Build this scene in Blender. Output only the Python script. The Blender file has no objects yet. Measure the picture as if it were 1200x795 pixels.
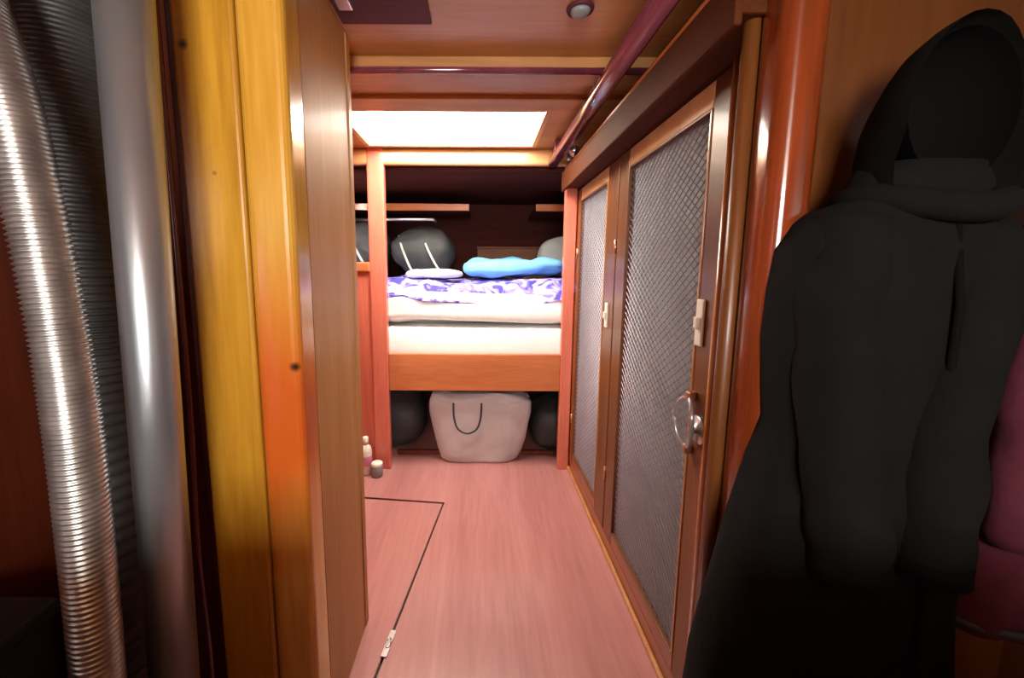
import bpy, bmesh, math, random
from mathutils import Vector, Matrix, noise
random.seed(4)
S = bpy.context.scene
COL = S.collection

# ------------------------------------------------------------ camera
FPX = 470.0
cd = bpy.data.cameras.new('camera'); cam = bpy.data.objects.new('camera', cd); COL.objects.link(cam)
cd.sensor_width = 36.0; cd.sensor_fit = 'HORIZONTAL'
cd.lens = FPX / 1200 * 36
cd.shift_x = 37.0 / 1200; cd.shift_y = -19.5 / 1200
cd.clip_start = 0.02
cam.location = (0, 0, 1.25)
cam.rotation_euler = (Matrix.Rotation(math.radians(90 - 7.4), 3, 'X') @ Matrix.Rotation(math.radians(0.3), 3, 'Z')).to_euler()
S.camera = cam
# ------------------------------------------------------------ light
w = bpy.data.worlds.new('sky'); S.world = w; w.use_nodes = True
bg = w.node_tree.nodes['Background']
bg.inputs['Color'].default_value = (1.0, 0.97, 0.92, 1); bg.inputs['Strength'].default_value = 20.0
def portal(name, loc, sx, sy, rx=0.0):
    l = bpy.data.lights.new(name, 'AREA'); l.shape = 'RECTANGLE'; l.size = sx; l.size_y = sy
    l.cycles.is_portal = True
    o = bpy.data.objects.new(name, l); COL.objects.link(o); o.location = loc; o.rotation_euler = (rx, 0, 0)
HX0, HX1, HY0, HY1 = -0.62, 0.28, 1.85, 2.33          # skylight opening
CX0, CX1 = -0.38, 0.38
BZ0, BZ1 = 1.34, 1.92                                   # washboard opening in the back wall         # companionway opening
portal('skylight_portal', ((HX0+HX1)/2, (HY0+HY1)/2, 2.07), HX1-HX0, HY1-HY0)
portal('washboard_portal', (0, -1.5, (BZ0+BZ1)/2), CX1-CX0, BZ1-BZ0, math.radians(90))
vs = S.view_settings; vs.view_transform = 'Standard'; vs.look = 'None'; vs.exposure = 1.15; vs.gamma = 1.0; vs.use_curve_mapping = False

# ------------------------------------------------------------ materials
def srgb(r, g, b):
    f = lambda c: (c/255/12.92 if c/255 <= 0.04045 else ((c/255+0.055)/1.055)**2.4)
    return (f(r), f(g), f(b), 1)
MATS = {}
def newmat(name):
    m = bpy.data.materials.new(name); m.use_nodes = True
    nt = m.node_tree; return m, nt, nt.nodes['Principled BSDF']
def wood(name, dark, light, axis='Z', rough=0.28, coat=0.35, scale=1.0, knots=(), bump=0.04, orange_patch=None):
    m, nt, p = newmat(name)
    N, L = nt.nodes.new, nt.links.new
    geo = N('ShaderNodeNewGeometry')
    mp = N('ShaderNodeMapping')
    st = {'X': (0.07, 1, 1), 'Y': (1, 0.07, 1), 'Z': (1, 1, 0.07)}[axis]
    mp.inputs['Scale'].default_value = tuple(s*scale for s in st)
    L(geo.outputs['Position'], mp.inputs['Vector'])
    n1 = N('ShaderNodeTexNoise'); n1.inputs['Scale'].default_value = 13; n1.inputs['Detail'].default_value = 4; n1.inputs['Distortion'].default_value = 0.6
    n2 = N('ShaderNodeTexNoise'); n2.inputs['Scale'].default_value = 130; n2.inputs['Detail'].default_value = 3
    L(mp.outputs['Vector'], n1.inputs['Vector']); L(mp.outputs['Vector'], n2.inputs['Vector'])
    mx = N('ShaderNodeMix'); mx.data_type = 'FLOAT'; mx.inputs[0].default_value = 0.35
    L(n1.outputs['Fac'], mx.inputs[2]); L(n2.outputs['Fac'], mx.inputs[3])
    cr = N('ShaderNodeValToRGB'); cr.color_ramp.elements[0].position = 0.33; cr.color_ramp.elements[1].position = 0.68
    cr.color_ramp.elements[0].color = srgb(*dark); cr.color_ramp.elements[1].color = srgb(*light)
    L(mx.outputs[0], cr.inputs[0])
    col = cr.outputs['Color']
    if orange_patch:                                        # orange patch around one point, its edge broken by noise
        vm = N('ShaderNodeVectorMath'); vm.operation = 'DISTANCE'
        vm.inputs[1].default_value = orange_patch[:3]; L(geo.outputs['Position'], vm.inputs[0])
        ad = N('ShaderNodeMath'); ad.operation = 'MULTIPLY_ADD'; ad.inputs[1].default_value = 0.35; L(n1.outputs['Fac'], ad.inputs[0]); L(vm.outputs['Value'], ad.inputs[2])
        mr = N('ShaderNodeMapRange'); mr.inputs['From Min'].default_value = orange_patch[3]+0.17; mr.inputs['From Max'].default_value = orange_patch[4]+0.17
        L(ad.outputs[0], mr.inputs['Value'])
        m2 = N('ShaderNodeMix'); m2.data_type = 'RGBA'; m2.inputs[6].default_value = srgb(*orange_patch[5])
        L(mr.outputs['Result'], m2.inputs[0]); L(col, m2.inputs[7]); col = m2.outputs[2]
    for (kx, ky, kz, kr) in knots:
        vm = N('ShaderNodeVectorMath'); vm.operation = 'DISTANCE'
        vm.inputs[1].default_value = (kx, ky, kz); L(geo.outputs['Position'], vm.inputs[0])
        mr = N('ShaderNodeMapRange'); mr.inputs['From Min'].default_value = kr*0.4; mr.inputs['From Max'].default_value = kr
        L(vm.outputs['Value'], mr.inputs['Value'])
        m2 = N('ShaderNodeMix'); m2.data_type = 'RGBA'
        m2.inputs[6].default_value = srgb(60, 25, 8)
        L(mr.outputs['Result'], m2.inputs[0]); L(col, m2.inputs[7]); col = m2.outputs[2]
    L(col, p.inputs['Base Color'])
    p.inputs['Roughness'].default_value = rough
    p.inputs['Coat Weight'].default_value = coat; p.inputs['Coat Roughness'].default_value = 0.12
    b = N('ShaderNodeBump'); b.inputs['Strength'].default_value = bump; b.inputs['Distance'].default_value = 0.01
    L(mx.outputs[0], b.inputs['Height']); L(b.outputs['Normal'], p.inputs['Normal'])
    MATS[name] = m; return m
def plain(name, c, rough=0.5, metal=0.0, var=0.12, vscale=20, bump=0.0, bscale=60, sheen=0.0):
    m, nt, p = newmat(name)
    N, L = nt.nodes.new, nt.links.new
    tc = N('ShaderNodeTexCoord')
    n = N('ShaderNodeTexNoise'); n.inputs['Scale'].default_value = vscale; n.inputs['Detail'].default_value = 3
    L(tc.outputs['Object'], n.inputs['Vector'])
    cr = N('ShaderNodeValToRGB')
    a = srgb(*c)
    cr.color_ramp.elements[0].position = 0.3; cr.color_ramp.elements[1].position = 0.7
    cr.color_ramp.elements[0].color = tuple(v*(1-var) for v in a[:3])+(1,)
    cr.color_ramp.elements[1].color = tuple(min(1, v*(1+var)) for v in a[:3])+(1,)
    L(n.outputs['Fac'], cr.inputs[0]); L(cr.outputs['Color'], p.inputs['Base Color'])
    p.inputs['Roughness'].default_value = rough; p.inputs['Metallic'].default_value = metal
    if sheen: p.inputs['Sheen Weight'].default_value = sheen
    if bump:
        n2 = N('ShaderNodeTexNoise'); n2.inputs['Scale'].default_value = bscale; n2.inputs['Detail'].default_value = 4
        L(tc.outputs['Object'], n2.inputs['Vector'])
        b = N('ShaderNodeBump'); b.inputs['Strength'].default_value = bump; b.inputs['Distance'].default_value = 0.01
        L(n2.outputs['Fac'], b.inputs['Height']); L(b.outputs['Normal'], p.inputs['Normal'])
    MATS[name] = m; return m
GOLD = wood('golden_varnished_pine', (160, 100, 22), (214, 160, 50), 'Z', 0.30, 0.3, 0.55, knots=[(-0.604, 0.87, 1.70, 0.014), (-0.412, 0.87, 1.035, 0.013), (-0.56, 0.87, 1.45, 0.008)])
GOLD2 = wood('amber_varnished_pine', (196, 138, 38), (230, 178, 76), 'Z', 0.25, 0.4, 0.6, orange_patch=(-0.42, 0.868, 0.90, 0.10, 0.42, (206, 96, 34)), knots=[(-0.412, 0.873, 1.035, 0.014)])
SIDE = wood('brown_varnished_ply', (168, 110, 54), (196, 136, 76), 'Z', 0.55, 0.05, 0.7)
MAHZ = wood('mahogany_upright', (136, 66, 30), (180, 96, 50), 'Z', 0.25, 0.45, 0.8)
PILLAR = wood('glossy_red_post', (84, 40, 14), (146, 60, 28), 'Z', 0.16, 0.8, 0.6)
DOORZ = wood('brown_door_frame', (92, 50, 20), (122, 70, 30), 'Z', 0.42, 0.15, 0.8)
LITZ = wood('lit_red_mahogany', (196, 96, 74), (224, 128, 106), 'Z', 0.28, 0.4, 0.8)  # mahogany with the skylight's brightness put into its colour
MAHY = wood('mahogany_lengthwise', (118, 56, 26), (158, 84, 42), 'Y', 0.28, 0.4, 0.8)
MAHX = wood('mahogany_crosswise', (170, 92, 54), (206, 124, 78), 'X', 0.28, 0.4, 0.8)
DARKY = wood('dark_stained_beam', (62, 26, 8), (88, 42, 14), 'Y', 0.75, 0.0, 0.8)
DARKB = wood('brown_headboard', (96, 50, 18), (122, 68, 28), 'X', 0.6, 0.0, 0.8)
DARKZ = wood('dark_red_bulkhead', (84, 32, 16), (116, 50, 24), 'Z', 0.4, 0.2, 0.8)
BROWNZ = wood('brown_bulkhead', (84, 44, 14), (110, 60, 22), 'Z', 0.38, 0.2, 0.5)
CEIL = wood('ceiling_varnish', (168, 112, 58), (200, 144, 86), 'X', 0.45, 0.12, 0.6)
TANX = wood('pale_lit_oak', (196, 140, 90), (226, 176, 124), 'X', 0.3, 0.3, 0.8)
TANZ = wood('pale_oak_moulding', (176, 112, 62), (206, 146, 92), 'Z', 0.25, 0.5, 0.8)
FLOOR = wood('red_brown_sole', (168, 108, 104), (196, 136, 132), 'Y', 0.30, 0.4, 0.45)
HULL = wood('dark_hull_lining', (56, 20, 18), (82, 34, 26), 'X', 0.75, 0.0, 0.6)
MAUVE = wood('dark_purple_panel', (72, 22, 34), (92, 34, 46), 'X', 0.7, 0.0, 0.8)
RAIL = wood('purple_brown_rail', (92, 38, 52), (124, 60, 74), 'Y', 0.18, 0.7, 1.0)
STEEL = plain('brushed_steel', (205, 205, 205), 0.28, 1.0, 0.08, 6)
POLE = plain('grey_metal_paint', (178, 184, 190), 0.32, 0.8, 0.06, 6)
ALU = plain('foil_duct', (190, 190, 188), 0.33, 0.9, 0.15, 25)
DUCT = plain('black_ribbed_plastic', (58, 58, 58), 0.45, 0, 0.2, 20)
CHROME = plain('chrome', (176, 178, 182), 0.2, 0.55, 0.03)
WIRE = plain('grey_pink_wire', (136, 112, 122), 0.35, 0.3, 0.1)
BRASS = plain('brass_wire', (206, 158, 128), 0.3, 0.85, 0.1)
GREYCLOTH = plain('grey_backing_cloth', (146, 158, 164), 0.8, 0, 0.12, 9)
WHITE = plain('white_cotton', (236, 236, 234), 0.85, 0, 0.03, 12, 0.25, 22)
BLUE = plain('light_blue_cotton', (120, 190, 240), 0.8, 0, 0.1, 9, 0.2, 30)
GREYF = plain('grey_pillowcase', (150, 150, 150), 0.85, 0, 0.08, 10)
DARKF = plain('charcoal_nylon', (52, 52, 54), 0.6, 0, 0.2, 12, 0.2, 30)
STRAP = plain('grey_webbing', (190, 190, 186), 0.7, 0, 0.1, 30)
CANVAS = plain('grey_white_canvas', (196, 184, 184), 0.85, 0, 0.1, 7, 0.3, 26)
COAT = plain('black_wool', (17, 17, 17), 0.95, 0, 0.15, 14, 0.2, 40)
LINING = plain('black_lining', (5, 5, 5), 0.9, 0, 0.1, 14)
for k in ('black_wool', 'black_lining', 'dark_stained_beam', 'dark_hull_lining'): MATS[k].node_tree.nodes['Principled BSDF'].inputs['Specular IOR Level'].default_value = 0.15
MAROON = plain('maroon_fleece', (88, 26, 44), 0.9, 0, 0.15, 12, 0.3, 40)
BLACK = plain('black_rubber', (22, 20, 20), 0.5, 0, 0.2, 20)
CREAM = plain('cream_plastic', (235, 228, 215), 0.3, 0, 0.02)
PINK = plain('pink_paper', (214, 130, 160), 0.5, 0, 0.08)
GREYP = plain('grey_plastic', (140, 142, 144), 0.4, 0, 0.06)
def pattern_mat():
    m, nt, p = newmat('violet_print'); N, L = nt.nodes.new, nt.links.new
    tc = N('ShaderNodeTexCoord')
    n = N('ShaderNodeTexNoise'); n.inputs['Scale'].default_value = 11; n.inputs['Detail'].default_value = 2; n.inputs['Distortion'].default_value = 1.2
    L(tc.outputs['Object'], n.inputs['Vector'])
    cr = N('ShaderNodeValToRGB'); e = cr.color_ramp.elements
    e[0].position = 0.40; e[0].color = srgb(70, 62, 156); e[1].position = 0.62; e[1].color = srgb(214, 204, 246)
    k = e.new(0.50); k.color = srgb(146, 132, 224)
    L(n.outputs['Fac'], cr.inputs[0]); L(cr.outputs['Color'], p.inputs['Base Color'])
    p.inputs['Roughness'].default_value = 0.85
    return m
VIOLET = pattern_mat()
def pane_mat():
    m, nt, p = newmat('clear_acrylic'); N, L = nt.nodes.new, nt.links.new
    out = nt.nodes['Material Output']
    t = N('ShaderNodeBsdfTransparent'); t.inputs['Color'].default_value = (0.95, 0.94, 0.9, 1)
    g = N('ShaderNodeBsdfGlossy'); g.inputs['Roughness'].default_value = 0.05
    mx = N('ShaderNodeMixShader'); mx.inputs[0].default_value = 0.06
    L(t.outputs[0], mx.inputs[1]); L(g.outputs[0], mx.inputs[2]); L(mx.outputs[0], out.inputs['Surface'])
    return m
PANE = pane_mat()

# ------------------------------------------------------------ helpers
def link(name, bm, mat, parent=None, smooth=False):
    me = bpy.data.meshes.new(name)
    bmesh.ops.recalc_face_normals(bm, faces=bm.faces[:])
    bm.to_mesh(me); bm.free()
    if smooth:
        for p in me.polygons: p.use_smooth = True
    me.materials.append(mat)
    o = bpy.data.objects.new(name, me); COL.objects.link(o)
    if parent:
        o.parent = parent; o.matrix_parent_inverse = Matrix.Translation(parent.location).inverted()
    return o
def tag(o, label, cat, group=None, kind=None):
    o['label'] = label
    if cat: o['category'] = cat
    if group: o['group'] = group
    if kind: o['kind'] = kind
    return o
def thing(name, loc, label, cat, group=None, kind=None):
    o = bpy.data.objects.new(name, None); COL.objects.link(o); o.location = loc; o.empty_display_size = 0.05
    return tag(o, label, cat, group, kind)
def struct(o, label, cat):
    return tag(o, label, cat, kind='structure')
def B(x0, x1, y0, y1, z0, z1, bm=None, bev=0.0, seg=2):
    t = bmesh.new()
    r = bmesh.ops.create_cube(t, size=1)
    for v in t.verts:
        v.co = Vector((x0+(v.co.x+.5)*(x1-x0), y0+(v.co.y+.5)*(y1-y0), z0+(v.co.z+.5)*(z1-z0)))
    if bev: bmesh.ops.bevel(t, geom=t.edges[:], offset=bev, segments=seg, affect='EDGES', profile=0.5)
    if bm is None: return t
    me = bpy.data.meshes.new('tmp'); t.to_mesh(me); t.free(); bm.from_mesh(me); bpy.data.meshes.remove(me)
    return bm
def rings(bm, rs, close=True, caps=True):
    V = [[bm.verts.new(p) for p in r] for r in rs]
    n = len(rs[0])
    for a, b in zip(V, V[1:]):
        for i in range(n if close else n-1):
            j = (i+1) % n
            bm.faces.new((a[i], a[j], b[j], b[i]))
    if caps and close:
        bm.faces.new(V[0][::-1]); bm.faces.new(V[-1])
    return bm
def catmull(pts, n):
    P = [Vector(p) for p in pts]; P = [2*P[0]-P[1]] + P + [2*P[-1]-P[-2]]
    out = []
    segs = len(P)-3
    for k in range(n+1):
        t = k/n*segs; i = min(int(t), segs-1); u = t-i
        a, b, c, d = P[i:i+4]
        out.append(0.5*((2*b)+(c-a)*u+(2*a-5*b+4*c-d)*u*u+(3*b-a-3*c+d)*u**3))
    return out
def tube(pts, rad, n=10, bm=None, caps=True, flat=1.0):
    bm = bm or bmesh.new()
    P = [Vector(p) for p in pts]; rs = []; up = None
    for i, p in enumerate(P):
        d = (P[min(i+1, len(P)-1)]-P[max(i-1, 0)]).normalized()
        if up is None:
            up = d.orthogonal().normalized() if abs(d.x) > 0.9 else (Vector((1, 0, 0)) - d*d.x).normalized()
        up = (up - d*up.dot(d)).normalized(); s = d.cross(up)
        r = rad(i/(len(P)-1)) if callable(rad) else rad
        rs.append([p + up*r*math.cos(2*math.pi*k/n) + s*r*flat*math.sin(2*math.pi*k/n) for k in range(n)])
    return rings(bm, rs, True, caps)
def puffy(x0, x1, y0, y1, z0, z1, e=0.35, amp=0.01, fr=5.0, nu=40, nv=20, seed=0, warp=None):
    """superellipsoid cushion with creases"""
    bm = bmesh.new(); rs = []
    sg = lambda v, p: math.copysign(abs(v)**p, v)
    c = Vector(((x0+x1)/2, (y0+y1)/2, (z0+z1)/2)); h = Vector(((x1-x0)/2, (y1-y0)/2, (z1-z0)/2))
    for i in range(1, nv):
        a = -math.pi/2+math.pi*i/nv; r = []
        for k in range(nu):
            b = 2*math.pi*k/nu
            p = Vector((sg(math.cos(a), e*1.6)*sg(math.cos(b), e), sg(math.cos(a), e*1.6)*sg(math.sin(b), e), sg(math.sin(a), e*2)))
            q = Vector((c.x+p.x*h.x, c.y+p.y*h.y, c.z+p.z*h.z))
            nn = Vector((p.x/max(h.x, 1e-3), p.y/max(h.y, 1e-3), p.z/max(h.z, 1e-3))).normalized()
            q += nn*amp*(noise.noise(q*fr+Vector((seed, 0, seed)))*1.2 + 0.5*noise.noise(Vector((q.x*fr*1.2, q.y*fr*2, q.z*fr*4+seed))))
            if warp: q = warp(q)
            r.append(q)
        rs.append(r)
    return rings(bm, rs, True, True)
def prism(poly, z0, z1, bev=0.0):
    bm = bmesh.new()
    lo = [bm.verts.new((x, y, z0)) for x, y in poly]; hi = [bm.verts.new((x, y, z1)) for x, y in poly]
    n = len(poly)
    for i in range(n): bm.faces.new((lo[i], lo[(i+1) % n], hi[(i+1) % n], hi[i]))
    bm.faces.new(lo[::-1]); top = bm.faces.new(hi)
    if bev: bmesh.ops.bevel(bm, geom=list(top.edges), offset=bev, segments=1, affect='EDGES')
    return bm

# ------------------------------------------------------------ the setting
ZC = 1.94
fl = struct(thing('floor', (0, 0.5, 0), 'red-brown varnished cabin sole with panel seams', 'floor'), 'red-brown varnished cabin sole with panel seams', 'floor')
link('sub_floor', B(-1.2, 1.3, -1.45, 3.75, -0.08, -0.014), BLACK, fl)
sx = lambda y: -0.193 + (y-2.024)*0.134
link('floor_panel', prism([(sx(-1.4)+0.006, -1.4), (1.25, -1.4), (1.25, 3.7), (-1.15, 3.7), (-1.15, 2.135), (-0.186, 2.034)], -0.014, 0, 0.003), FLOOR, fl)
link('floor_panel', prism([(-1.15, -1.4), (sx(-1.4)-0.006, -1.4), (-0.199, 2.02), (-1.15, 2.12)], -0.014, 0, 0.003), FLOOR, fl)

g = 0.02
bm = B(-1.15, 1.3, -1.45, HY0-g, ZC, ZC+0.05)
for a in ((-1.15, HX0-g, HY0-g, HY1+g), (HX1+g, 1.3, HY0-g, HY1+g), (-1.15, 1.3, HY1+g, 3.75)):
    B(a[0], a[1], a[2], a[3], ZC, ZC+0.05, bm)
struct(link('ceiling', bm, CEIL), 'varnished brown deckhead with a skylight near the bunk', 'ceiling')
# roof outside
db = struct(thing('trim_1', (-0.17, 1.45, ZC), '', ''), 'varnished deck beam with a purple bead crossing the ceiling', 'beam')
link('beam', B(-0.95, 0.6, 1.40, 1.50, 1.89, ZC+0.001, bev=0.006), CEIL, db)
link('bead', tube([(-0.95, 1.402, 1.896), (0.6, 1.402, 1.896)], 0.011, 10), RAIL, db, True)
struct(link('trim_2', B(-0.95, 0.6, 1.69, 1.80, 1.922, ZC+0.001, bev=0.004), CEIL), 'thin ceiling batten along the near edge of the skylight', 'trim')
# skylight
wn = struct(thing('window_1', ((HX0+HX1)/2, (HY0+HY1)/2, ZC), '', ''), 'bright rectangular skylight with a pale wooden coaming', 'skylight')
for (a, b, c, d) in ((HX0-0.025, HX0, HY0-0.025, HY1+0.025), (HX1, HX1+0.025, HY0-0.025, HY1+0.025), (HX0, HX1, HY0-0.025, HY0), (HX0, HX1, HY1, HY1+0.025)):
    link('coaming_board', B(a, b, c, d, ZC-0.008, ZC+0.065, bev=0.003), TANX, wn)
link('pane', B(HX0-0.03, HX1+0.03, HY0-0.03, HY1+0.03, ZC+0.065, ZC+0.073), PANE, wn)
# washboard opening behind the camera
wn = struct(thing('window_2', (0, -1.45, BZ0), '', ''), 'open companionway in the wall behind the viewer', 'opening')
for (a, b, c, d) in ((CX0-0.04, CX0, BZ0-0.04, BZ1+0.02), (CX1, CX1+0.04, BZ0-0.04, BZ1+0.02), (CX0, CX1, BZ0-0.04, BZ0), (CX0, CX1, BZ1, BZ1+0.02)):
    link('frame_board', B(a, b, -1.47, -1.44, c, d, bev=0.003), TANX, wn)
# near compartment
struct(link('wall_left', B(-1.15, -1.05, -1.45, 1.3, -0.014, ZC), DARKZ), 'dark red-brown wall behind the ducts', 'wall')
struct(link('wall_right', B(1.25, 1.3, -1.45, 0.9, -0.014, ZC), BROWNZ), 'brown wall out at the right of the hanging coat', 'wall')
bm = B(-1.15, CX0, -1.5, -1.45, -0.014, ZC); B(CX1, 1.3, -1.5, -1.45, -0.014, ZC, bm); B(CX0, CX1, -1.5, -1.45, -0.014, BZ0, bm); B(CX0, CX1, -1.5, -1.45, BZ1, ZC, bm)
struct(link('wall_back', bm, BROWNZ), 'brown wall behind the viewer', 'wall')
struct(link('wall_front_left', B(-1.05, -0.62, 0.93, 0.97, -0.014, ZC), DARKZ), 'dark red bulkhead behind the steel pole', 'wall')
struct(link('wall_front_right', B(0.60, 1.25, 0.85, 0.90, -0.014, ZC), BROWNZ), 'brown wooden bulkhead on which the coat hangs', 'wall')
# left partition: golden face, corner post, brown side
pt = struct(thing('wall_partition', (-0.51, 1.08, 0), '', ''), 'thick golden varnished partition end left of the passage', 'wall')
link('face_board', B(-0.628, -0.500, 0.875, 0.93, 0, ZC, bev=0.008, seg=3), GOLD, pt, False)
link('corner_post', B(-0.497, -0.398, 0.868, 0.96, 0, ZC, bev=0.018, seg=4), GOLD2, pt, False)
link('side_panel', B(-0.62, -0.400, 0.955, 1.27, 0, ZC), SIDE, pt)
link('edge_strip', B(-0.43, -0.396, 1.262, 1.30, 0, ZC, bev=0.006), SIDE, pt)
link('edge_strip', B(-0.648, -0.630, 0.89, 0.95, 0, ZC, bev=0.004), DARKZ, pt)
# forward cabin sides
struct(link('wall_cabin_left', B(-1.0, -0.95, 1.27, 2.45, -0.014, ZC), MAHZ), 'mahogany cabin side behind the partition', 'wall')
RX = 0.57
wr = struct(thing('wall_passage_right', (RX, 1.6, 0), '', ''), 'panelled passage side that carries the mesh doors', 'wall')
link('backing_board', B(RX+0.03, RX+0.06, 0.80, 2.45, -0.014, ZC), DARKZ, wr)
link('header_board', B(RX-0.002, RX+0.03, 0.80, 2.45, 1.715, ZC), DARKY, wr)
link('sill_board', B(RX-0.004, RX+0.03, 0.80, 2.45, 0, 0.075, bev=0.004), MAHY, wr)
link('jamb_board', B(RX-0.004, RX+0.03, 0.80, 0.945, 0.075, 1.715, bev=0.003), BROWNZ, wr)
link('jamb_board', B(RX-0.004, RX+0.03, 2.375, 2.45, 0.075, 1.715, bev=0.003), MAHZ, wr)
struct(link('baseboard_right', B(RX-0.018, RX-0.004, 0.86, 2.42, 0, 0.022, bev=0.004), TANZ), 'thin pale strip where the floor meets the mesh doors', 'baseboard')
# doorway jamb at the right, rounded and glossy
jb = struct(thing('trim_3', (0.56, 0.79, 0), '', ''), 'glossy rounded mahogany door post left of the coat', 'door post')
link('post', B(0.520, 0.60, 0.735, 0.83, 0, ZC, bev=0.030, seg=6), PILLAR, jb, True)
link('moulding', tube([(0.515, 0.83, 0.0), (0.515, 0.83, ZC)], 0.016, 12), DOORZ, jb, True)
link('moulding', tube([(RX-0.004, 0.95, 0.0), (RX-0.004, 0.95, 1.74)], 0.011, 10), TANZ, jb, True)
link('moulding', tube([(RX-0.006, 0.885, 0.0), (RX-0.006, 0.885, 1.74)], 0.010, 10), DOORZ, jb, True)
# bunk alcove shell
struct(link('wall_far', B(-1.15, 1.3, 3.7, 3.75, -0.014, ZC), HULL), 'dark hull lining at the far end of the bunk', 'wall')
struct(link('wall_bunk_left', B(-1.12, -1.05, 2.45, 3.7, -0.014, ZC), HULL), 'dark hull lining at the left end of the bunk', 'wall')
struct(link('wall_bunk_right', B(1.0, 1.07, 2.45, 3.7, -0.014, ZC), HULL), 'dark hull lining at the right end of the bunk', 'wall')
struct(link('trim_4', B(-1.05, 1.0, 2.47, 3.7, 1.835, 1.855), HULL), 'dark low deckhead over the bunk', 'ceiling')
struct(link('trim_5', B(0.63, 1.0, 2.41, 2.45, -0.014, ZC), MAHZ), 'bulkhead edge behind the mesh doors beside the bunk', 'trim')

# ------------------------------------------------------------ bunk
bk = thing('bunk', (-0.02, 2.43, 0), 'built-in mahogany bunk across the end of the passage', 'bunk')
link('post', B(-0.660, -0.562, 2.395, 2.45, 0, 1.955, bev=0.008), LITZ, bk)
link('post', B(0.492, 0.560, 2.40, 2.45, 0, ZC, bev=0.006), LITZ, bk)
link('front_board', B(-0.562, 0.492, 2.405, 2.435, 0.508, 0.742, bev=0.006), MAHX, bk)
link('top_rail', B(-0.95, 0.565, 2.398, 2.448, 1.85, 1.94, bev=0.018, seg=4), TANX, bk, False)
link('side_panel', B(-0.95, -0.660, 2.41, 2.44, 0, 1.235), LITZ, bk)
link('panel_cap', B(-0.95, -0.655, 2.39, 2.45, 1.235, 1.295, bev=0.010), MAHX, bk)
link('bed_base', B(-1.04, 0.99, 2.435, 3.69, 0.60, 0.66), MAHX, bk)
link('foot_board', B(-0.562, 0.492, 2.60, 2.62, 0.001, 0.03), DARKZ, bk)
# bedding
def sag(q): return q
mt = link('mattress', puffy(-1.02, 0.97, 2.445, 3.66, 0.662, 0.905, 0.12, 0.008, 4, 60, 22, 3), WHITE, None, True)
tag(mt, 'thick white mattress on the bunk below the duvet', 'mattress')
def drape(q):
    front = max(0.0, min(1.0, (2.75-q.y)/0.3))
    k = noise.noise(Vector((q.x*2.3, 4.0, 0)))
    fold = abs(math.sin(q.z*34 + 1.6*noise.noise(Vector((q.x*3.1, 0, 7))) + q.x*1.5))
    return Vector((q.x, q.y + front*(0.022*k + 0.016*fold*(0.5+noise.noise(Vector((q.x*4, q.z*5, 2))))), q.z + 0.018*math.sin(q.x*9)*(1 if q.z > 1.0 else 0.2) + front*0.02*k))
dv = link('duvet', puffy(-1.0, 0.95, 2.446, 3.5, 0.918, 1.115, 0.2, 0.026, 6, 150, 44, 8, drape), WHITE, None, True)
tag(dv, 'puffy white folded duvet on the mattress', 'duvet')
def drape2(q):
    t = max(0.0, 2.62-q.y); n = noise.noise(Vector((q.x*3.7, 9, 0)))
    return Vector((q.x, q.y + t*0.25*noise.noise(Vector((q.x*9, 1, 0))), q.z - t*(0.5+0.35*n) + 0.016*math.sin(q.x*11+1) + 0.02*noise.noise(Vector((q.x*6, q.y*5, 3)))))
bl = link('blanket', puffy(-0.98, 0.93, 2.447, 3.3, 1.13, 1.185, 0.3, 0.022, 7, 110, 24, 21, drape2), VIOLET, None, True)
tag(bl, 'violet and white patterned blanket spread over the duvet', 'blanket')
pw = link('pillow', puffy(-0.11, 0.56, 2.66, 3.02, 1.215, 1.33, 0.36, 0.03, 7, 60, 26, 5), BLUE, None, True)
tag(pw, 'light blue pillow lying on the patterned blanket', 'pillow')
pw = link('pillow', puffy(0.44, 0.86, 3.02, 3.20, 1.215, 1.51, 0.5, 0.012, 6, 40, 20, 15), GREYF, None, True)
tag(pw, 'grey pillow propped upright at the right end of the bunk', 'pillow')
sh = link('folded_sheet', puffy(-0.50, -0.12, 2.62, 2.86, 1.195, 1.255, 0.4, 0.012, 8, 36, 16, 33), WHITE, None, True)
tag(sh, 'small folded white sheet in front of the black duffel bag', 'sheet')
# dark bags at the left end of the bunk
def duffel(x0, x1, y0, y1, z0, z1, straps, label, seed):
    t = thing('duffel_bag', ((x0+x1)/2, (y0+y1)/2, z0), label, 'bag', 'dark bags at the left end of the bunk')
    link('body', puffy(x0, x1, y0, y1, z0, z1, 0.5, 0.02, 6, 40, 20, seed), DARKF, t, True)
    for s in straps: link('strap', tube(catmull(s, 12), 0.008, 8, flat=0.5), STRAP, t, True)
    return t
duffel(-0.66, -0.20, 2.92, 3.3, 1.215, 1.57, [[(-0.60, 2.99, 1.50), (-0.56, 2.90, 1.40), (-0.50, 2.885, 1.26), (-0.47, 2.905, 1.235)], [(-0.42, 2.98, 1.49), (-0.38, 2.90, 1.40), (-0.31, 2.885, 1.27), (-0.27, 2.905, 1.235)]], 'black duffel bag with two grey straps behind the bunk post', 5)
duffel(-1.02, -0.69, 2.86, 3.25, 1.215, 1.61, [[(-0.93, 2.94, 1.55), (-0.88, 2.83, 1.42), (-0.82, 2.82, 1.30), (-0.79, 2.84, 1.22)]], 'dark bag with one strap at the left, behind the bunk side panel', 9)
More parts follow.
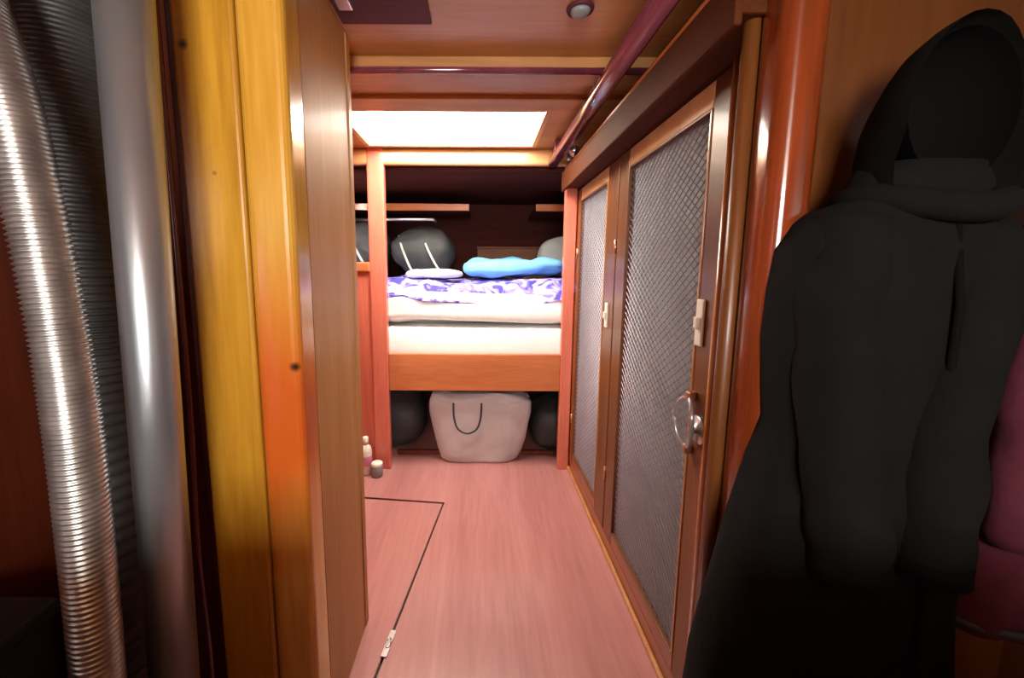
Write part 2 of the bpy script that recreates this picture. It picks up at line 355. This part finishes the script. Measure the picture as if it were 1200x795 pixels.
# shelves in the alcove
def shelf(x0, x1, label, z=1.70):
    t = thing('shelf', ((x0+x1)/2, 3.2, z), label, 'shelf')
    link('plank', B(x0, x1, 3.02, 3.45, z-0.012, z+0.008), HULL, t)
    link('lip', B(x0, x1, 3.0, 3.02, z-0.02, z+0.03, bev=0.004), MAHX, t)
shelf(-1.05, -0.085, 'wooden shelf with a lip over the black duffel bag')
shelf(0.40, 1.0, 'short wooden shelf over the grey pillow')
rl = link('grab_bar', tube([(-1.05, 2.9, 1.60), (-0.34, 2.9, 1.605), (-0.33, 2.92, 1.60), (-0.33, 3.02, 1.60)], 0.011, 10), STEEL, None, True)
tag(rl, 'thin grey steel bar above the dark bags', 'bar')

hb = thing('headboard', (0.28, 3.5, 1.19), 'brown varnished board standing behind the light blue pillow', 'board')
link('board', B(-0.03, 0.60, 3.54, 3.57, 1.0, 1.44, bev=0.004), DARKB, hb)
link('cap_strip', B(-0.035, 0.605, 3.53, 3.58, 1.44, 1.455, bev=0.003), DARKB, hb)
# ------------------------------------------------------------ tote bag under the bunk
tb = thing('tote_bag', (0, 2.56, 0), 'off-white canvas tote bag stowed under the bunk', 'bag')
bm = bmesh.new(); rs = []
prof = [(0.004, .70), (0.02, .78), (0.06, .84), (0.15, .92), (0.25, .97), (0.33, 1.0), (0.40, 1.01), (0.435, .95), (0.452, .78)]
for z, s in prof:
    r = []
    for k in range(48):
        a = 2*math.pi*k/48
        c, d = math.cos(a), math.sin(a)
        x = math.copysign(abs(c)**0.45, c)*0.335*s; y = math.copysign(abs(d)**0.5, d)*0.13*(0.8+0.2*s)
        q = Vector((x, 2.60+y, z)); q += Vector((c, d, 0))*0.018*noise.noise(Vector((x*7, y*9, z*8)))
        if z > 0.4: q.z += 0.02*math.sin(x*14)
        r.append(q)
    rs.append(r)
link('body', rings(bm, rs), CANVAS, tb, True)
link('rim', tube([(0.325*math.copysign(abs(math.cos(a))**.45, math.cos(a)), 2.60+0.128*math.copysign(abs(math.sin(a))**.5, math.sin(a)), 0.405+0.006*math.sin(5*a)) for a in [2*math.pi*k/40 for k in range(41)]], 0.006, 6), CANVAS, tb, True)
link('handle', tube(catmull([(-0.17, 2.468, 0.41), (-0.165, 2.455, 0.32), (-0.14, 2.450, 0.245), (-0.08, 2.447, 0.215), (-0.02, 2.450, 0.245), (0.005, 2.455, 0.32), (0.01, 2.468, 0.41)], 30), 0.006, 8), DARKF, tb, True)
link('handle', tube(catmull([(-0.20, 2.60, 0.45), (-0.17, 2.56, 0.475), (-0.08, 2.54, 0.482), (0.0, 2.56, 0.475), (0.03, 2.60, 0.45)], 20), 0.008, 8), DARKF, tb, True)
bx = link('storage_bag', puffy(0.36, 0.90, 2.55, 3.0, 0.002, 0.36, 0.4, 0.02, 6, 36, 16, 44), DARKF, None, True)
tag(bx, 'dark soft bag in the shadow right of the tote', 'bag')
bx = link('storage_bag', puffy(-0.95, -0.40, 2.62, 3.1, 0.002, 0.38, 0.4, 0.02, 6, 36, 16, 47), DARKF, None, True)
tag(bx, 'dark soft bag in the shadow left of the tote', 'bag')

# ------------------------------------------------------------ bottle on the floor
bt = thing('bottle', (-0.700, 2.34, 0), 'small white plastic bottle with a pink label by the bunk post', 'bottle')
def lathe(pr, c, n=20):
    bm = bmesh.new()
    return rings(bm, [[Vector((c[0]+r*math.cos(2*math.pi*k/n), c[1]+r*math.sin(2*math.pi*k/n), c[2]+z)) for k in range(n)] for r, z in pr])
link('body', lathe([(0.03, 0.001), (0.036, 0.006), (0.036, 0.15), (0.03, 0.175), (0.014, 0.19), (0.014, 0.2)], (-0.700, 2.34, 0)), CREAM, bt, True)
link('label', lathe([(0.0365, 0.06), (0.0368, 0.062), (0.0368, 0.12), (0.0365, 0.122)], (-0.700, 2.34, 0)), PINK, bt, True)
link('cap', lathe([(0.017, 0.198), (0.018, 0.2), (0.017, 0.235), (0.008, 0.24)], (-0.700, 2.34, 0)), CREAM, bt, True)
jr = thing('jar', (-0.625, 2.31, 0), 'squat grey jar with a lid in front of the white bottle', 'jar')
link('body', lathe([(0.03, 0.001), (0.034, 0.006), (0.034, 0.06), (0.03, 0.068)], (-0.625, 2.31, 0)), GREYP, jr, True)
link('lid', lathe([(0.033, 0.066), (0.034, 0.07), (0.034, 0.085), (0.03, 0.089)], (-0.625, 2.31, 0)), CREAM, jr, True)

# floor latch on the seam
lt = thing('floor_latch', (sx(1.2), 1.2, 0), 'small grey metal latch set in the floor seam', 'latch')
bm = B(-0.011, 0.011, -0.05, 0.05, 0.0, 0.004, bev=0.0015)
bmesh.ops.transform(bm, matrix=Matrix.Translation((sx(1.2), 1.2, 0)) @ Matrix.Rotation(-0.133, 4, 'Z'), verts=bm.verts)
link('plate', bm, STEEL, lt)
link('pull', tube([(sx(1.2)+0.007*math.cos(a), 1.2+0.018*math.sin(a), 0.0055) for a in [2*math.pi*k/20 for k in range(21)]], 0.002, 6), STEEL, lt, True)

# ------------------------------------------------------------ mesh doors
def lattice(y0, y1, z0, z1, x, py=0.036, pz=0.026, wd=0.0012):
    bm = bmesh.new(); sl = pz/py                     # lines z = +-sl*y + c, clipped to the panel
    for sgn in (1, -1):
        c = -2.5
        while c < 3.5:
            pts = []
            for y in (y0, y1):
                z = sgn*sl*(y-y0)+c
                if z0 <= z <= z1: pts.append((y, z))
            for z in (z0, z1):
                y = y0+(z-c)/(sgn*sl)
                if y0 < y < y1: pts.append((y, z))
            if len(pts) >= 2:
                (ya, za), (yb, zb) = pts[0], pts[1]
                d = Vector((0, yb-ya, zb-za))
                if d.length > 0.004:
                    d.normalize(); n = Vector((0, -d.z, d.y))*wd; xx = x - (0.0016 if sgn > 0 else 0)
                    q = [Vector((xx, ya, za)), Vector((xx, yb, zb))]
                    rs = [[p+n, p+Vector((-0.0016, 0, 0)), p-n, p+Vector((0.0016, 0, 0))] for p in q]
                    rings(bm, rs)
            c += pz
    return bm
def door(y0, y1, st_near, st_far, label, plate_y, zt0, zt1):
    t = thing('mesh_door', (RX+0.01, (y0+y1)/2, 0.08), label, 'door', 'mesh doors along the passage')
    x0, x1 = RX-0.006, RX+0.024; zb, zt = 0.08, 1.71
    link('stile', B(x0, x1, y0, y0+st_near, zb, zt, bev=0.004), DOORZ, t)
    link('stile', B(x0, x1, y1-st_far, y1, zb, zt, bev=0.004), DOORZ, t)
    link('bottom_rail', B(x0, x1, y0+st_near, y1-st_far, zb, 0.135, bev=0.004), MAHY, t)
    link('top_rail', B(x0, x1, y0+st_near, y1-st_far, 1.645, zt, bev=0.004), TANX, t)
    a, b = y0+st_near, y1-st_far
    link('backing', B(RX+0.012, RX+0.02, a, b, 0.135, 1.645), GREYCLOTH, t)
    g = link('mesh', lattice(a, b, 0.135, 1.645, RX+0.004), WIRE, t); g['kind'] = 'stuff'
    for (c, d, e, f) in ((a, a+0.008, 0.135, 1.645), (b-0.008, b, 0.135, 1.645), (a+0.008, b-0.008, 0.135, 0.143), (a+0.008, b-0.008, 1.637, 1.645)):
        link('beading', B(x0-0.003, x0+0.012, c, d, e, f, bev=0.002), TANZ if c == a else DOORZ, t)
    lc = link('white_plate', B(x0-0.008, x0, plate_y-0.016, plate_y+0.016, zt0, zt1, bev=0.003), CREAM, t); lc['label'] = 'small white plate'  # small white plate with a raised block on the stile
    link('white_block', B(x0-0.018, x0-0.008, plate_y-0.008, plate_y+0.008, (zt0+zt1)/2-0.015, (zt0+zt1)/2+0.015, bev=0.003), CREAM, lc)
    return t
d1 = door(0.962, 1.695, 0.072, 0.105, 'nearer brown door with grey mesh panel and ring handle', 1.015, 1.06, 1.18)
d2 = door(1.705, 2.372, 0.135, 0.05, 'farther brown door with grey mesh panel beside the bunk', 1.775, 1.0, 1.11)
# ring handle on the nearer door
hz = 0.855
hp = link('handle_plate', lathe([(0.002, 0.0), (0.036, 0.0), (0.038, 0.003), (0.034, 0.007), (0.012, 0.010), (0.010, 0.022), (0.0, 0.024)][1:-1], (0, 0, 0), 24), STEEL, d1, True)
for v in hp.data.vertices: v.co = Vector((RX-0.0065-v.co.z, 0.990+v.co.x, hz-0.01+v.co.y))
link('ring', tube([(RX-0.022-0.012*abs(math.cos(a)), 1.018+0.044*math.cos(a), hz+0.066*math.sin(a)) for a in [2*math.pi*k/36 for k in range(37)]], 0.006, 8), CHROME, hp, True)
link('keeper', B(RX-0.03, RX-0.006, 1.008, 1.024, hz+0.058, hz+0.085, bev=0.004), BRASS, hp)
link('keeper', B(RX-0.03, RX-0.006, 1.008, 1.024, hz-0.085, hz-0.06, bev=0.004), BRASS, hp)
for z in (0.35, 1.35):
    for y, t in ((1.700, d1), (2.365, d2)):
        link('hinge', tube([(RX-0.009, y, z-0.03), (RX-0.009, y, z+0.03)], 0.0055, 8), BRASS, t, True)

# ------------------------------------------------------------ overhead at right
sb = thing('side_shelf', (0.52, 1.6, 1.69), 'dark overhead side shelf running above the mesh doors', 'shelf')
link('board', B(0.475, RX-0.002, 0.80, 2.39, 1.72, 1.75, bev=0.004), DARKY, sb)
link('fascia', B(0.462, 0.478, 0.80, 2.39, 1.70, 1.80, bev=0.004), DARKY, sb)
link('edge_bead', tube([(0.468, 0.80, 1.803), (0.468, 2.39, 1.803)], 0.008, 8), MAHY, sb, True)
hr = thing('handrail', (0.41, 1.7, ZC), 'purple-brown round handrail hung under the ceiling', 'handrail')
link('rail', tube([(0.412, 0.6, 1.862), (0.412, 2.39, 1.862)], 0.032, 16, flat=0.95), RAIL, hr, True)
for y in (0.75, 1.50, 2.25):
    link('bracket', B(0.388, 0.432, y-0.035, y+0.035, 1.835, ZC, bev=0.010), RAIL, hr)
rd = thing('reading_light', (0.50, 2.25, 1.70), 'small chrome reading light under the handrail end', 'lamp')
link('base', tube([(0.475, 2.22, 1.83), (0.475, 2.22, 1.865)], 0.02, 14), CHROME, rd, True)
link('arm', tube([(0.475, 2.22, 1.86), (0.468, 2.18, 1.875), (0.462, 2.14, 1.86)], 0.006, 8), CHROME, rd, True)
link('head', tube([(0.464, 2.16, 1.868), (0.462, 2.13, 1.858), (0.46, 2.07, 1.835)], lambda t: 0.012+0.014*t, 14), STEEL, rd, True)
# ceiling fittings
cp = thing('ceiling_hatch', (-0.23, 1.0, ZC), 'dark purple-brown hatch panel in the ceiling by the partition', 'hatch')
link('panel', B(-0.39, -0.140, 0.75, 1.22, ZC-0.010, ZC, bev=0.003), MAUVE, cp)
link('catch', B(-0.372, -0.335, 1.07, 1.14, ZC-0.022, ZC-0.010, bev=0.003), STEEL, cp)
cl = thing('ceiling_lamp', (0.26, 1.16, ZC), 'small round grey lamp on the ceiling beside the handrail', 'lamp')
link('base', lathe([(0.034, -0.008), (0.036, -0.004), (0.036, 0.0)], (0.26, 1.16, ZC)), MAUVE, cl, True)
link('lens', lathe([(0.014, -0.020), (0.022, -0.016), (0.027, -0.008)], (0.26, 1.16, ZC)), GREYP, cl, True)

# ------------------------------------------------------------ pole, ducts, cable at left
pl = thing('steel_pole', (-0.595, 0.72, 0), 'vertical polished steel pole beside the golden partition', 'pole')
link('tube', tube([(-0.632, 0.72, 0.012), (-0.580, 0.72, ZC)], 0.041, 32), POLE, pl, True)
link('base_flange', tube([(-0.632, 0.72, 0.0), (-0.632, 0.72, 0.014)], 0.085, 28), STEEL, pl, True)
def corrugated(path, r, pitch, depth, n=24, per=4):
    P = catmull(path, 60)
    Ln = sum((b-a).length for a, b in zip(P, P[1:]))
    k = int(Ln/pitch)*per
    Q = catmull(path, k)
    return tube(Q, lambda t: r+depth*math.cos(2*math.pi*t*k/per), n)
h1 = thing('duct_hose', (-0.65, 0.6, 0), 'silver corrugated duct hose curving down at the left edge', 'hose')
link('hose', corrugated([(-0.86, 0.66, 1.93), (-0.74, 0.62, 1.70), (-0.692, 0.60, 1.592), (-0.667, 0.6, 1.481), (-0.653, 0.6, 1.365), (-0.642, 0.6, 1.23), (-0.636, 0.6, 1.1), (-0.635, 0.6, 0.977), (-0.638, 0.6, 0.832), (-0.643, 0.6, 0.678), (-0.650, 0.6, 0.50), (-0.66, 0.6, 0.25), (-0.67, 0.6, 0.012)], 0.033, 0.0098, 0.0026), ALU, h1, True)
link('clamp', tube([(-0.67, 0.6, 0.0), (-0.67, 0.6, 0.03)], 0.044, 20), STEEL, h1, True)
h2 = thing('duct_hose', (-0.75, 0.76, 0), 'thick black ribbed hose behind the silver duct hose', 'hose')
link('hose', corrugated([(-0.80, 0.82, ZC-0.01), (-0.768, 0.80, 1.704), (-0.775, 0.80, 1.453), (-0.782, 0.80, 1.2), (-0.79, 0.80, 1.0), (-0.80, 0.80, 0.575), (-0.81, 0.80, 0.012)], 0.072, 0.021, 0.004), DUCT, h2, True)
link('clamp', tube([(-0.81, 0.80, 0.0), (-0.81, 0.80, 0.04)], 0.080, 20), STEEL, h2, True)
cb = link('cable', tube(catmull([(-0.640, 0.86, 1.93), (-0.642, 0.86, 1.4), (-0.645, 0.86, 0.95), (-0.655, 0.86, 0.6), (-0.65, 0.86, 0.3), (-0.66, 0.86, 0.008)], 40), 0.006, 8), RAIL, None, True)
tag(cb, 'thin dark red cable running down between pole and partition', 'cable')
cs = thing('shade_casing', (0, -0.2, 0), 'added unseen wooden casing below the viewer, shading the lower near compartment', 'casing')  # added below the view to keep light off the lower near compartment
link('body', B(-0.60, 0.75, -0.6, 0.20, 0.0, 0.92, bev=0.006), BROWNZ, cs)
link('top', B(-0.62, 0.77, -0.62, 0.22, 0.92, 0.95, bev=0.006), MAHX, cs)
# low dark box in the bottom left corner
bxs = thing('engine_box', (-0.93, 0.5, 0), 'low black box in the dark corner under the silver hose', 'box')
link('body', B(-1.045, -0.78, 0.30, 0.66, 0.0, 0.62, bev=0.01), BLACK, bxs)
link('lid', B(-1.047, -0.772, 0.29, 0.67, 0.62, 0.65, bev=0.008), BLACK, bxs)

# ------------------------------------------------------------ hanging coat
ct = thing('coat', (0.73, 0.72, 0.3), 'long black hooded coat hanging on the brown bulkhead', 'coat')
prof = [(1.43, .66, .83, .055), (1.40, .645, .85, .06), (1.37, .625, .86, .062), (1.352, .575, .875, .068), (1.335, .556, .885, .075), (1.29, .530, .895, .085), (1.22, .524, .90, .09), (1.13, .522, .89, .092), (1.05, .528, .865, .092), (.98, .534, .85, .09), (.90, .518, .865, .095), (.82, .500, .895, .10), (.76, .488, .87, .105), (.64, .468, .875, .11), (.55, .453, .885, .112), (.47, .441, .90, .115), (.38, .432, .90, .115), (.30, .424, .90, .115), (.285, .434, .89, .10)]
rs = []
for z, xl, xr, dp in prof:
    c = (xl+xr)/2; hw = (xr-xl)/2; r = []
    for k in range(64):
        a = 2*math.pi*k/64
        q = Vector((c+hw*math.copysign(abs(math.cos(a))**0.75, math.cos(a)), 0.715+dp*math.copysign(abs(math.sin(a))**0.8, math.sin(a)), z))
        f = max(0, 1.3-z)
        q.y += (0.012*f*math.sin(q.x*55+z*3) + 0.008*noise.noise(q*9)) * (1 if math.sin(a) < 0.3 else 0.2)
        r.append(q)
    rs.append(r)
link('body', rings(bmesh.new(), rs), COAT, ct, True)
def sleeve(pts, r0, r1, seed):
    P = catmull(pts, 26); bm = bmesh.new()
    tube(P, lambda t: (r0+(r1-r0)*t)*(1+0.025*math.sin(t*31+seed)), 18, bm)
    for v in bm.verts: v.co += Vector((0.006*noise.noise(v.co*14+Vector((seed, 0, 0))), 0.01*noise.noise(v.co*12), 0))
    return bm
s1 = link('sleeve', sleeve([(0.625, 0.70, 1.325), (0.590, 0.665, 1.20), (0.592, 0.635, 1.02), (0.60, 0.615, 0.86), (0.61, 0.61, 0.76)], 0.062, 0.052, 1), COAT, ct, True)
link('cuff', tube([(0.609, 0.61, 0.785), (0.611, 0.609, 0.752)], 0.055, 18), LINING, s1, True)
s2 = link('sleeve', sleeve([(0.82, 0.70, 1.315), (0.81, 0.665, 1.20), (0.762, 0.64, 1.02), (0.752, 0.625, 0.86), (0.750, 0.62, 0.76)], 0.062, 0.052, 6), COAT, ct, True)
link('cuff', tube([(0.750, 0.62, 0.785), (0.750, 0.619, 0.752)], 0.055, 18), LINING, s2, True)
# hood: a shell with a hollow, dark-lined mouth
bm = bmesh.new(); rs = []
for i in range(0, 15):
    u = i/14                                # 0 mouth rim .. 1 back
    r = []
    for k in range(32):
        a = 2*math.pi*k/32
        s = math.cos(u*math.pi/2)**0.55 if u < 1 else 0.02
        up = math.sin(a) > 0; rx = (0.100 if up else 0.108)*s; rz = (0.165 if up else 0.135)*s; e = 1.0 if up else 0.55
        q = Vector((0.757+rx*math.copysign(abs(math.cos(a))**e, math.cos(a)), 0.655+0.165*u, 1.475+rz*math.copysign(abs(math.sin(a))**e, math.sin(a))))
        q += Vector((0.010*noise.noise(q*11), 0.012*noise.noise(q*9), 0.006*noise.noise(q*13)))
        r.append(q)
    rs.append(r)
link('hood', rings(bm, rs, True, False), COAT, ct, True)
bm = bmesh.new(); rs = []
for i in range(0, 9):
    u = i/8; r = []
    for k in range(28):
        a = 2*math.pi*k/28; s = max(0.03, math.cos(u*math.pi/2)**0.6)
        r.append(Vector((0.755+0.088*s*math.cos(a), 0.665+0.12*u, 1.51+0.115*s*math.sin(a))))
    rs.append(r)
link('hood_lining', rings(bm, rs, True, False), LINING, ct, True)
link('collar', tube([(0.752+0.105*math.cos(a), 0.715+0.085*math.sin(a), 1.362+0.012*math.cos(2*a)) for a in [2*math.pi*k/32 for k in range(33)]], 0.024, 12), COAT, ct, True)
link('zip', tube([(0.742, 0.648, 1.37), (0.74, 0.618, 1.2), (0.738, 0.614, 0.9), (0.735, 0.598, 0.55), (0.735, 0.595, 0.31)], 0.006, 6), LINING, ct, True)
link('hanging_loop', tube(catmull([(0.79, 0.79, 1.48), (0.805, 0.815, 1.525), (0.815, 0.79, 1.48)], 10), 0.004, 6), LINING, ct, True)
hk = thing('coat_hook', (0.805, 0.85, 1.52), 'small brass hook holding up the black coat', 'hook')
link('plate', B(0.788, 0.822, 0.842, 0.85, 1.47, 1.57, bev=0.003), BRASS, hk)
link('prong', tube(catmull([(0.805, 0.845, 1.53), (0.805, 0.825, 1.51), (0.805, 0.812, 1.52), (0.805, 0.808, 1.535)], 12), 0.005, 8), BRASS, hk, True)
# maroon garment at the right
mg = thing('fleece_jacket', (1.09, 0.72, 0.52), 'maroon fleece jacket hanging right of the black coat', 'jacket')
rs = []
for z, xl, xr, dp in [(1.42, 1.05, 1.13, .03), (1.38, 1.01, 1.18, .045), (1.3, .98, 1.215, .06), (1.1, .95, 1.22, .065), (.98, .935, 1.225, .068), (.8, .925, 1.225, .07), (.6, .92, 1.225, .072), (.56, .93, 1.22, .07), (.55, .945, 1.21, .06)]:
    r = []
    for k in range(40):
        a = 2*math.pi*k/40
        q = Vector(((xl+xr)/2+(xr-xl)/2*math.copysign(abs(math.cos(a))**0.8, math.cos(a)), 0.735+dp*math.sin(a), z))
        q.y += 0.008*math.sin(q.x*70)*(1 if math.sin(a) < 0 else 0); r.append(q)
    rs.append(r)
link('body', rings(bmesh.new(), rs), MAROON, mg, True)
link('sleeve', sleeve([(1.03, 0.72, 1.31), (0.985, 0.69, 1.15), (0.968, 0.68, 0.95), (0.972, 0.675, 0.76)], 0.045, 0.038, 3), MAROON, mg, True)
link('hem_band', tube([(1.073+0.148*math.cos(a), 0.735+0.070*math.sin(a), 0.575) for a in [2*math.pi*k/32 for k in range(33)]], 0.010, 8), DARKF, mg, True)
link('hanging_loop', tube(catmull([(1.08, 0.75, 1.41), (1.09, 0.80, 1.47), (1.10, 0.75, 1.41)], 10), 0.004, 6), DARKF, mg, True)
hk = thing('coat_hook', (1.09, 0.85, 1.46), 'small brass hook holding up the maroon jacket', 'hook')
link('plate', B(1.073, 1.107, 0.842, 0.85, 1.42, 1.52, bev=0.003), BRASS, hk)
link('prong', tube(catmull([(1.09, 0.845, 1.475), (1.09, 0.82, 1.455), (1.09, 0.795, 1.465), (1.09, 0.79, 1.49)], 12), 0.005, 8), BRASS, hk, True)
